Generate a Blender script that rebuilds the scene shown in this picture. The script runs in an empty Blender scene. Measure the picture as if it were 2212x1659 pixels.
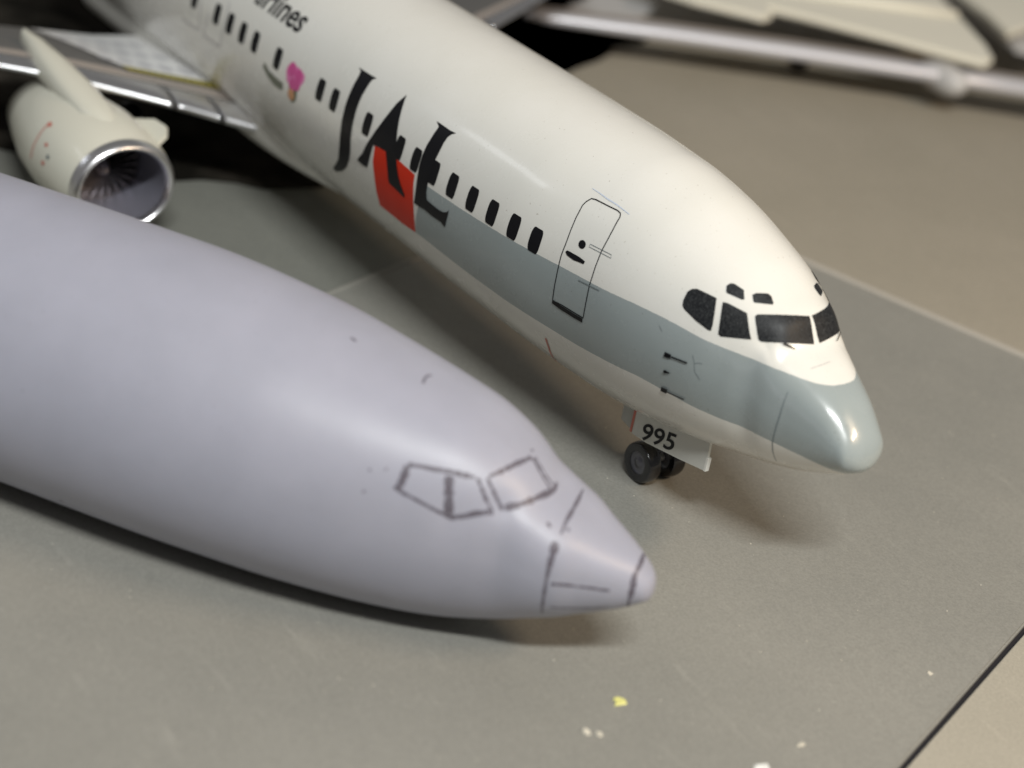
import bpy, bmesh, math, random
import numpy as np
from mathutils import Vector, Matrix, geometry
random.seed(4)
sc = bpy.context.scene
# ------------------------------------------------------------------ camera
CAM = (-12.91111, 17.2396, 10.75902)
cd = bpy.data.cameras.new('camera'); cam = bpy.data.objects.new('camera', cd); sc.collection.objects.link(cam)
Rv = Vector((-0.56408322, -0.80935434, 0.16357161)); Uv = Vector((0.47257344, -0.15399218, 0.86773311)); Fv = Vector((0.67711481, -0.56677329, -0.46934377))
m = Matrix((Rv, Uv, -Fv)).transposed().to_4x4(); m.translation = Vector(CAM)
cam.matrix_world = m
cd.sensor_width = 36; cd.lens = 3810.38 / 2212 * 36
cd.clip_start = 0.5; cd.clip_end = 400
cd.dof.use_dof = True; cd.dof.focus_distance = 26.3; cd.dof.aperture_fstop = 0.145; cd.dof.aperture_blades = 0
sc.camera = cam
# ------------------------------------------------------------------ room light
w = bpy.data.worlds.new('World'); sc.world = w; w.use_nodes = True
bg = w.node_tree.nodes['Background']; bg.inputs[0].default_value = (0.92, 0.90, 0.87, 1); bg.inputs[1].default_value = 0.15
def lamp(name, loc, tgt, sx, sy, power, col):
    ld = bpy.data.lights.new(name, 'AREA'); ld.shape = 'RECTANGLE'; ld.size = sx; ld.size_y = sy; ld.energy = power; ld.color = col
    o = bpy.data.objects.new(name, ld); sc.collection.objects.link(o); o.location = loc
    o.rotation_euler = (Vector(tgt) - Vector(loc)).to_track_quat('-Z', 'Y').to_euler()
    return o
lamp('ceiling_tube_lamp', (-36, 22, 57), (3, 1, 0), 29, 4.2, 51000, (0.98, 1.0, 0.985))
lamp('room_lamp_warm', (-29, -17, 31), (0, -1, 0), 14, 4, 10500, (1.0, 0.76, 0.52))
lamp('room_lamp_back', (38, 30, 22), (8, 0, 0), 12, 3, 420, (0.92, 0.95, 1.0))
sc.view_settings.view_transform = 'Standard'; sc.view_settings.look = 'None'; sc.view_settings.exposure = 0; sc.view_settings.gamma = 1
ZG = -3.15
# ------------------------------------------------------------------ materials
def mat(name, col, rough=0.5, metal=0.0, coat=0.0, sss=0.0, spec=None):
    M = bpy.data.materials.new(name); M.use_nodes = True
    b = M.node_tree.nodes['Principled BSDF']
    b.inputs['Base Color'].default_value = (*col, 1); b.inputs['Roughness'].default_value = rough; b.inputs['Metallic'].default_value = metal
    b.inputs['Coat Weight'].default_value = coat; b.inputs['Coat Roughness'].default_value = 0.08
    if sss: b.inputs['Subsurface Weight'].default_value = sss; b.inputs['Subsurface Radius'].default_value = (0.2, 0.15, 0.12); b.inputs['Subsurface Scale'].default_value = 0.5
    if spec is not None: b.inputs['Specular IOR Level'].default_value = spec
    return M
class NT:
    def __init__(s, M): s.t = M.node_tree; s.b = s.t.nodes['Principled BSDF']
    def n(s, typ, **k):
        x = s.t.nodes.new(typ)
        for a, v in k.items(): setattr(x, a, v)
        return x
    def l(s, a, b): s.t.links.new(a, b)
    def coord(s): return s.n('ShaderNodeTexCoord').outputs['Object']
    def noise(s, scale, detail=3, rough=.5, vec=None):
        x = s.n('ShaderNodeTexNoise'); x.inputs['Scale'].default_value = scale; x.inputs['Detail'].default_value = detail; x.inputs['Roughness'].default_value = rough
        s.l(vec if vec else s.coord(), x.inputs['Vector']); return x.outputs['Fac']
    def ramp(s, fac, stops):
        r = s.n('ShaderNodeValToRGB'); e = r.color_ramp.elements
        e[0].position, e[0].color = stops[0][0], (*stops[0][1], 1); e[1].position, e[1].color = stops[-1][0], (*stops[-1][1], 1)
        for p, c in stops[1:-1]: q = e.new(p); q.color = (*c, 1)
        s.l(fac, r.inputs[0]); return r.outputs[0]
    def math(s, op, a, b=None, c=None):
        x = s.n('ShaderNodeMath', operation=op)
        for i, v in enumerate((a, b, c)):
            if v is None: continue
            if isinstance(v, (int, float)): x.inputs[i].default_value = v
            else: s.l(v, x.inputs[i])
        return x.outputs[0]
    def mix(s, f, a, b):
        x = s.n('ShaderNodeMix', data_type='RGBA')
        for i, v in ((0, f), (6, a), (7, b)):
            if isinstance(v, (int, float)): x.inputs[i].default_value = v
            elif isinstance(v, tuple): x.inputs[i].default_value = (*v, 1)
            else: s.l(v, x.inputs[i])
        return x.outputs[2]
    def bump(s, h, strength, dist=0.02):
        x = s.n('ShaderNodeBump'); x.inputs['Strength'].default_value = strength; x.inputs['Distance'].default_value = dist
        s.l(h, x.inputs['Height']); s.l(x.outputs[0], s.b.inputs['Normal'])
        return x
WHITE = (0.78, 0.768, 0.722); GREY = (0.325, 0.368, 0.372)
def curve(nt, x, pts, x0, x1, y0, y1):
    fc = nt.n('ShaderNodeFloatCurve'); c = fc.mapping.curves[0]
    P = [((a - x0) / (x1 - x0), (b - y0) / (y1 - y0)) for a, b in pts]
    while len(c.points) < len(P): c.points.new(0.5, 0.5)
    for q, p in zip(c.points, P): q.location = p
    for q in c.points: q.handle_type = 'AUTO_CLAMPED'
    fc.mapping.update()
    t = nt.math('DIVIDE', nt.math('SUBTRACT', x, x0), x1 - x0)
    nt.l(t, fc.inputs['Value'])
    return nt.math('MULTIPLY_ADD', fc.outputs['Value'], y1 - y0, y0)
def fuselage_paint():
    M = mat('fuselage_paint', WHITE, 0.24, coat=0.45); nt = NT(M)
    sp = nt.n('ShaderNodeSeparateXYZ'); nt.l(nt.coord(), sp.inputs[0]); x, y, z = sp.outputs
    wob = nt.math('MULTIPLY', nt.math('SUBTRACT', nt.noise(9, 2), 0.5), 0.012)
    zz = nt.math('ADD', z, wob)
    zt = curve(nt, x, [(0, .225), (.8, .235), (1.3, .26), (2.3, .265), (3.05, .30), (4.45, .215), (5.1, .175), (6.9, .10), (7.7, .08), (10, .05)], 0, 10, -1.2, .6)
    zb = curve(nt, x, [(0, -.80), (1.1, -.785), (2.1, -.83), (3.2, -.79), (3.8, -.84), (5, -.95), (6.9, -.975), (8.8, -.94), (10, -.94)], 0, 10, -1.2, .6)
    inside = nt.math('MULTIPLY', nt.math('LESS_THAN', zz, zt), nt.math('GREATER_THAN', zz, zb))
    xe = nt.math('MULTIPLY_ADD', z, -.33, 8.48)
    inside = nt.math('MULTIPLY', inside, nt.math('LESS_THAN', x, xe))
    dirt = nt.ramp(nt.noise(0.7, 5, .6), [(.35, (0.965, 0.965, 0.955)), (.65, (1, 1, 1))])
    col = nt.mix(inside, WHITE, GREY)
    mm = nt.n('ShaderNodeMix', data_type='RGBA', blend_type='MULTIPLY'); mm.inputs[0].default_value = 1
    nt.l(col, mm.inputs[6]); nt.l(dirt, mm.inputs[7])
    # tiny dust specks on the gloss
    sp2 = nt.ramp(nt.noise(26, 1, .4), [(.755, (1, 1, 1)), (.80, (.62, .60, .57))])
    m2 = nt.n('ShaderNodeMix', data_type='RGBA', blend_type='MULTIPLY'); m2.inputs[0].default_value = .8
    nt.l(mm.outputs[2], m2.inputs[6]); nt.l(sp2, m2.inputs[7])
    nt.l(m2.outputs[2], nt.b.inputs['Base Color'])
    nt.l(nt.ramp(nt.noise(3, 4), [(.3, (.2,) * 3), (.7, (.3,) * 3)]), nt.b.inputs['Roughness'])
    nt.bump(nt.math('ADD', nt.noise(1.3, 3), nt.math('MULTIPLY', nt.noise(40, 2), .01)), .03, .03)
    return M
M_FUS = fuselage_paint()
M_WHITE = mat('white_paint', (0.78, 0.77, 0.72), .28, coat=.4)
M_CREAM = mat('cream_plastic', (0.66, 0.65, 0.56), .35, coat=.3)
M_BLACK = mat('black_decal', (0.006, 0.006, 0.008), .4, spec=.28)
M_RED = mat('red_decal', (0.66, 0.030, 0.008), .4, spec=.25)
M_REDF = mat('faded_red_decal', (0.55, 0.16, 0.12), .4)
M_BLUE = mat('pale_blue_mark', (0.55, 0.62, 0.74), .5)
M_LG = mat('light_grey_decal', (0.52, 0.51, 0.50), .4)
M_LINE = mat('scribed_line', (0.16, 0.19, 0.20), .5)
M_CHROME = mat('polished_metal', (0.90, 0.90, 0.92), .28, metal=1)
M_DGREY = mat('dark_grey_wing', (0.115, 0.112, 0.108), .4)
M_BGREY = mat('brown_grey_wing', (0.33, 0.29, 0.26), .4)
M_WTOP = mat('pale_wing_panel', (0.80, 0.80, 0.80), .3, coat=.3)
M_CELL = mat('grey_cell', (0.52, 0.52, 0.54), .4)
M_YEL = mat('yellow_decal', (0.55, 0.47, 0.06), .4)
M_TYRE = mat('black_rubber', (0.008, 0.008, 0.010), .25, coat=.4)
M_HUB = mat('grey_hub', (0.10, 0.10, 0.115), .25, metal=.3, coat=.4)
M_FAN = mat('dark_metal_fan', (0.34, 0.31, 0.31), .35, metal=.8)
M_DUCT = mat('intake_duct', (0.30, 0.30, 0.36), .3, metal=.6)
M_PINK = mat('pink_decal', (0.72, 0.20, 0.44), .4)
M_PINK2 = mat('deep_pink_decal', (0.62, 0.09, 0.30), .4)
M_ORNG = mat('orange_decal', (0.60, 0.30, 0.15), .4)
M_STEM = mat('green_decal', (0.10, 0.13, 0.08), .4)
M_SQG = mat('grey_green_script', (0.16, 0.17, 0.13), .5)
M_STRUT = mat('strut_metal', (0.55, 0.55, 0.55), .35, metal=.4)
def glass_mat():
    M = mat('cockpit_window_black', (0.012, 0.013, 0.015), .45, spec=.3); nt = NT(M)
    f = nt.noise(34, 3, .7)
    nt.l(nt.ramp(f, [(.45, (0.010, 0.011, 0.013)), (.66, (0.035, 0.038, 0.04)), (.78, (.10, .10, .10))]), nt.b.inputs['Base Color'])
    nt.l(nt.ramp(f, [(.3, (.35,) * 3), (.7, (.6,) * 3)]), nt.b.inputs['Roughness'])
    nt.bump(f, .3, .01); return M
M_GLASS = glass_mat()
def resin_mat():
    M = mat('grey_resin', (0.46, 0.455, 0.53), .42, sss=.12); nt = NT(M)
    a = nt.ramp(nt.noise(1.1, 4, .6), [(.3, (0.340, 0.345, 0.412)), (.7, (0.368, 0.372, 0.444))])
    s = nt.ramp(nt.noise(30, 1, .3), [(.765, (1, 1, 1)), (.80, (.72, .70, .70))])
    m_ = nt.n('ShaderNodeMix', data_type='RGBA', blend_type='MULTIPLY'); m_.inputs[0].default_value = 1; nt.l(a, m_.inputs[6]); nt.l(s, m_.inputs[7])
    nt.l(m_.outputs[2], nt.b.inputs['Base Color'])
    h = nt.math('ADD', nt.math('MULTIPLY', nt.noise(55, 3, .6), .35), nt.noise(1.6, 2))
    nt.bump(h, .22, .02); return M
M_RESIN = resin_mat()
def pencil_mat():
    M = mat('pencil_graphite', (0.115, 0.10, 0.125), .45); nt = NT(M)
    tr = nt.n('ShaderNodeBsdfTransparent'); mx = nt.n('ShaderNodeMixShader'); out = nt.t.nodes['Material Output']
    f = nt.ramp(nt.noise(22, 4, .75), [(.36, (.25,) * 3), (.56, (.97,) * 3)])
    nt.l(f, mx.inputs[0]); nt.l(tr.outputs[0], mx.inputs[1]); nt.l(nt.b.outputs[0], mx.inputs[2]); nt.l(mx.outputs[0], out.inputs[0])
    return M
M_PEN = pencil_mat()
def mat_mat(name, c1, c2, speck=(.55, .55, .50), rough=.5):
    M = mat(name, c1, rough); nt = NT(M); co = nt.coord()
    base = nt.ramp(nt.noise(.22, 4, .6, co), [(.3, c1), (.7, c2)])
    fine = nt.ramp(nt.noise(24, 5, .75, co), [(.3, (.82,) * 3), (.7, (1.14,) * 3)])
    m1 = nt.n('ShaderNodeMix', data_type='RGBA', blend_type='MULTIPLY'); m1.inputs[0].default_value = 1; nt.l(base, m1.inputs[6]); nt.l(fine, m1.inputs[7])
    v = nt.n('ShaderNodeTexVoronoi', feature='F1'); v.inputs['Scale'].default_value = 6.5; v.inputs['Randomness'].default_value = 1; nt.l(co, v.inputs['Vector'])
    sz = nt.math('MULTIPLY', nt.math('SUBTRACT', nt.noise(3.1, 2, .5, co), .38), .22)
    dots = nt.math('LESS_THAN', v.outputs['Distance'], sz)
    col = nt.mix(nt.math('MULTIPLY', dots, .30), m1.outputs[2], speck)
    mp = nt.n('ShaderNodeMapping'); mp.inputs['Scale'].default_value = (.35, 2.6, 1); mp.inputs['Rotation'].default_value = (0, 0, .6); nt.l(co, mp.inputs[0])
    scuff = nt.ramp(nt.noise(1.4, 6, .72, mp.outputs[0]), [(.60, (0, 0, 0)), (.80, (.45,) * 3)])
    col = nt.mix(scuff, col, tuple(min(1, c * 1.45) for c in c2))
    nt.l(col, nt.b.inputs['Base Color'])
    nt.l(nt.ramp(nt.noise(2.2, 4, .6, co), [(.3, (rough - .08,) * 3), (.7, (rough + .1,) * 3)]), nt.b.inputs['Roughness'])
    nt.bump(nt.math('ADD', nt.noise(45, 4, .7, co), nt.math('MULTIPLY', dots, .3)), .22, .02); return M
M_MAT = mat_mat('cutting_mat_plastic', (0.252, 0.248, 0.224), (0.296, 0.288, 0.258), rough=.36)
M_TABLE = mat_mat('table_surface', (0.205, 0.208, 0.185), (0.24, 0.24, 0.212))  # darker and greener: shade near the wing is put into this colour
M_SIDE = mat_mat('side_sheet', (0.325, 0.295, 0.235), (0.36, 0.325, 0.262))
M_SEAM = mat('pale_seam', (0.42, 0.39, 0.34), .35)
M_BOARD = mat_mat('pale_board', (0.36, 0.335, 0.275), (0.41, 0.38, 0.315), (.75, .70, .62), .55)
M_RIDGE = mat('mat_edge', (0.29, 0.28, 0.25), .35)
M_GAP = mat('dark_gap', (0.010, 0.009, 0.012), .8)
# ------------------------------------------------------------------ object helpers
def link(name, me, m_=None, parent=None, smooth=True):
    o = bpy.data.objects.new(name, me); sc.collection.objects.link(o)
    if m_ and not me.materials: me.materials.append(m_)
    if smooth:
        for p in me.polygons: p.use_smooth = True
    if parent:
        o.parent = parent
        o.location = -Vector(ROOTLOC.get(top(parent).name, (0, 0, 0))) if parent.parent is None else (0, 0, 0)
    return o
def top(o):
    while o.parent: o = o.parent
    return o
ROOTLOC = {}
def empty(name, loc, label, cat, group=None):
    o = bpy.data.objects.new(name, None); sc.collection.objects.link(o); o.location = loc; o.empty_display_size = .5
    ROOTLOC[o.name] = loc
    o['label'] = label; o['category'] = cat
    if group: o['group'] = group
    return o
def pyd(name, V, F, m_=None, parent=None, smooth=True, normals=None):
    me = bpy.data.meshes.new(name); me.from_pydata([tuple(map(float, v)) for v in V], [], F); me.update()
    o = link(name, me, m_, parent, smooth)
    if normals is not None: me.normals_split_custom_set_from_vertices([tuple(map(float, v)) for v in normals])
    return o
def grid_faces(nu, nv, wrap=True, flip=False, off=0):
    F = []
    for i in range(nu - 1):
        for j in range(nv if wrap else nv - 1):
            a = i * nv + j; b = i * nv + (j + 1) % nv; c = (i + 1) * nv + (j + 1) % nv; d = (i + 1) * nv + j
            F.append(tuple(off + q for q in ((a, b, c, d) if not flip else (d, c, b, a))))
    return F
def boxm(name, a, b, m_, parent=None, bevel=.0, rot=None):
    bm = bmesh.new(); bmesh.ops.create_cube(bm, size=1)
    for v in bm.verts: v.co = Vector(((a[0] + b[0]) / 2 + v.co.x * (b[0] - a[0]), (a[1] + b[1]) / 2 + v.co.y * (b[1] - a[1]), (a[2] + b[2]) / 2 + v.co.z * (b[2] - a[2])))
    if bevel: bmesh.ops.bevel(bm, geom=bm.edges[:], offset=bevel, segments=3, affect='EDGES')
    me = bpy.data.meshes.new(name); bm.to_mesh(me); bm.free()
    return link(name, me, m_, parent, bool(bevel))
def prism(name, poly, z0, z1, m_, parent=None, bevel=0):
    bm = bmesh.new(); vs = [bm.verts.new((x, y, z1)) for x, y in poly]; f = bm.faces.new(vs)
    r = bmesh.ops.extrude_face_region(bm, geom=[f]); bmesh.ops.translate(bm, vec=(0, 0, z0 - z1), verts=[v for v in r['geom'] if isinstance(v, bmesh.types.BMVert)])
    bmesh.ops.recalc_face_normals(bm, faces=bm.faces[:])
    if bevel: bmesh.ops.bevel(bm, geom=[e for e in bm.edges], offset=bevel, segments=2, affect='EDGES')
    me = bpy.data.meshes.new(name); bm.to_mesh(me); bm.free(); return link(name, me, m_, parent, False)
def tube(name, P, R, m_, parent=None, n=20, sy=1.0, up=(0, 0, 1)):
    V = []; k = len(P); P = [Vector(p) for p in P]
    for i, p in enumerate(P):
        t = (P[min(i + 1, k - 1)] - P[max(i - 1, 0)]).normalized(); s = t.cross(Vector(up)).normalized(); u = s.cross(t)
        r = R[i] if hasattr(R, '__len__') else R
        for j in range(n):
            a = 2 * math.pi * j / n; V.append(p + s * math.cos(a) * r + u * math.sin(a) * r * sy)
    F = grid_faces(k, n, True); F.append(tuple(range(n))[::-1]); F.append(tuple(range((k - 1) * n, k * n)))
    return pyd(name, V, F, m_, parent)
def lathe(name, prof, c, axis, m_, parent=None, n=48, sy=1.0, flat=1.0):
    # prof: (along, radius); axis 'x' or 'y'
    V = []
    for a, r in prof:
        for j in range(n):
            t = 2 * math.pi * j / n; p, q = math.cos(t) * r, math.sin(t) * r * sy
            if q < 0: q *= flat
            V.append((c[0] + a, c[1] + p, c[2] + q) if axis == 'x' else (c[0] + p, c[1] + a, c[2] + q))
    return pyd(name, V, grid_faces(len(prof), n), m_, parent)
# monotone cubic
def pchip(xk, yk, x):
    xk = np.asarray(xk, float); yk = np.asarray(yk, float); h = np.diff(xk); d = np.diff(yk) / h; mm = np.zeros_like(yk)
    for i in range(1, len(xk) - 1):
        if d[i - 1] * d[i] > 0:
            w1 = 2 * h[i] + h[i - 1]; w2 = h[i] + 2 * h[i - 1]; mm[i] = (w1 + w2) / (w1 / d[i - 1] + w2 / d[i])
    mm[0] = d[0]; mm[-1] = d[-1]
    x = np.clip(x, xk[0], xk[-1]); i = np.clip(np.searchsorted(xk, x, side='right') - 1, 0, len(h) - 1); t = (x - xk[i]) / h[i]
    return (1 + 2 * t) * (1 - t)**2 * yk[i] + t * (1 - t)**2 * h[i] * mm[i] + t * t * (3 - 2 * t) * yk[i + 1] + t * t * (t - 1) * h[i] * mm[i + 1]
class Body:
    def __init__(s, XM, T, B, W, E, L, place=None, dents=()):
        s.dents = dents
        s.K = np.sqrt(np.array(XM)); s.T, s.B, s.W, s.E, s.L = T, B, W, E, L; s.place = place
    def sec(s, x):
        q = np.sqrt(x); t = pchip(s.K, s.T, q); b = pchip(s.K, s.B, q); w_ = pchip(s.K, s.W, q); e = pchip(s.K, s.E, q)
        k = np.clip(x / s.L, 0, 1)**.7
        return t, b, w_, e, np.minimum((t + b) / 2 * (1 - k), t - .3 * (t - b))
    def S(s, x, ph):
        x = np.abs(np.asarray(x, float)) + 0 * np.asarray(ph, float); ph = np.asarray(ph, float) + 0 * x
        t, b, w_, e, zc = s.sec(x); c, sn = np.cos(ph), np.sin(ph)
        ee = np.where(c > 0, e, 2.); a = np.abs(c)**(2 / ee); bb = np.sign(sn) * np.abs(sn)**(2 / ee)
        P = np.stack([x, w_ * bb, np.where(c > 0, zc + a * (t - zc), zc - a * (zc - b))], -1)
        for pts, depth, wid in s.dents:
            Q = np.array(pts); px, py = x[..., None], np.abs(ph)[..., None] * 1.2; A_, B_ = Q[:-1] * (1, 1.2), Q[1:] * (1, 1.2); D_ = B_ - A_
            tt = np.clip(((px - A_[:, 0]) * D_[:, 0] + (py - A_[:, 1]) * D_[:, 1]) / ((D_**2).sum(-1) + 1e-9), 0, 1)
            d2 = ((px - A_[:, 0] - tt * D_[:, 0])**2 + (py - A_[:, 1] - tt * D_[:, 1])**2).min(-1)
            k_ = 1 - depth * np.exp(-d2 / wid**2)
            P[..., 1] *= k_; P[..., 2] = zc + (P[..., 2] - zc) * k_
        return s.place(P) if s.place else P
    def N(s, x, ph):
        x = np.asarray(x, float) + 0 * np.asarray(ph, float); ph = np.asarray(ph, float) + 0 * x
        h = 2e-3; x = np.maximum(x, .004)
        a = s.S(x + h, ph) - s.S(x - h, ph); b = s.S(x, ph + h) - s.S(x, ph - h)
        n = np.cross(a, b); n /= np.linalg.norm(n, axis=-1, keepdims=True) + 1e-12
        c = s.S(x, 0 * ph) * .5 + s.S(x, 0 * ph + math.pi) * .5
        sg = np.sign(((s.S(x, ph) - c) * n).sum(-1, keepdims=True)); return n * np.where(sg == 0, 1, sg)
    def mesh(s, name, xs, m_, parent, nphi=144, cap=False):
        ph = np.linspace(-math.pi, math.pi, nphi + 1)[:-1]; X, P = np.meshgrid(xs, ph, indexing='ij')
        V = s.S(X, P).reshape(-1, 3); N = s.N(X, P).reshape(-1, 3)
        F = grid_faces(len(xs), nphi, True)
        k = len(F) // 2; a, b, c = (V[i] for i in F[k][:3])
        if np.cross(b - a, c - a) @ N[F[k][0]] < 0: F = [f[::-1] for f in F]
        if cap: F.append(tuple(range((len(xs) - 1) * nphi, len(xs) * nphi)))
        return pyd(name, V, F, m_, parent, True, N)
    def patch(s, name, poly, m_, parent, off=.006, step=.07, mirror=False):
        # polygon in (x, phi) laid on the skin as a thin film
        P = [Vector((x, (-p if mirror else p))) for x, p in poly]
        if mirror: P = P[::-1]
        D_ = []
        rr = 1.5
        for a, b in zip(P, P[1:] + P[:1]):
            L = math.hypot(b.x - a.x, (b.y - a.y) * rr); n = max(1, int(L / step))
            for i in range(n): D_.append(a.lerp(b, i / n))
        nb = len(D_); xs = [p.x for p in D_]; ys = [p.y for p in D_]; pts = list(D_)
        x = min(xs) + step / 2
        while x < max(xs):
            y = min(ys) + step / rr / 2
            while y < max(ys):
                q = Vector((x + random.uniform(-.1, .1) * step, y))
                if inside(q, D_): pts.append(q)
                y += step / rr
            x += step
        r = geometry.delaunay_2d_cdt(pts, [(i, (i + 1) % nb) for i in range(nb)], [], 1, 1e-5)
        V2 = np.array([[v.x, v.y] for v in r[0]]); F = [tuple(f) for f in r[2]]
        F = [f for f in F if inside(sum((Vector(V2[i]) for i in f), Vector((0, 0))) / 3, D_)]
        return s.film(name, V2, F, m_, parent, off)
    def film(s, name, V2, F, m_, parent, off):
        V2 = np.asarray(V2, float); Pn = s.N(V2[:, 0], V2[:, 1]); Vp = s.S(V2[:, 0], V2[:, 1]) + Pn * off
        G = []
        for f in F:
            a, b, c = (Vp[f[0]], Vp[f[1]], Vp[f[2]])
            G.append(f if np.cross(b - a, c - a) @ Pn[f[0]] > 0 else f[::-1])
        return pyd(name, Vp, G, m_, parent, True, Pn)
    def ribbon(s, name, pts, width, m_, parent, closed=False, off=.006, step=.06, mirror=False, jit=0):
        P = [np.array(p, float) * (1, -1 if mirror else 1) for p in pts]
        if closed: P.append(P[0])
        Q = []
        for k, (a, b) in enumerate(zip(P, P[1:])):
            n = max(1, int(np.linalg.norm((s.S(*a) - s.S(*b))) / step))
            for i in range(n): Q.append(a + (b - a) * i / n)
        Q.append(P[-1]); Q = np.array(Q); X = s.S(Q[:, 0], Q[:, 1]); N = s.N(Q[:, 0], Q[:, 1])
        T = np.gradient(X, axis=0); T /= np.linalg.norm(T, axis=1, keepdims=True) + 1e-9
        Bn = np.cross(N, T); n = len(Q)
        u = np.linspace(0, 1, n)
        wd = width if not hasattr(width, '__len__') else np.interp(u, np.linspace(0, 1, len(width)), width)
        wd = (wd * np.ones(n))[:, None] / 2
        if jit: wd = wd * (1 + jit * (np.random.rand(n, 1) - .55) * 1.6)
        V = np.concatenate([X + Bn * wd + N * off, X - Bn * wd + N * off]); NN = np.concatenate([N, N])
        F = [(i, i + 1, n + i + 1, n + i) for i in range(n - 1)]
        G = []
        for f in F:
            a, b, c = V[f[0]], V[f[1]], V[f[2]]
            G.append(f if np.cross(b - a, c - a) @ NN[f[0]] > 0 else f[::-1])
        return pyd(name, V, G, m_, parent, True, NN)
def inside(q, poly):
    c = False; n = len(poly); j = n - 1
    for i in range(n):
        a, b = poly[i], poly[j]
        if (a.y > q.y) != (b.y > q.y) and q.x < (b.x - a.x) * (q.y - a.y) / (b.y - a.y) + a.x: c = not c
        j = i
    return c
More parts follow.
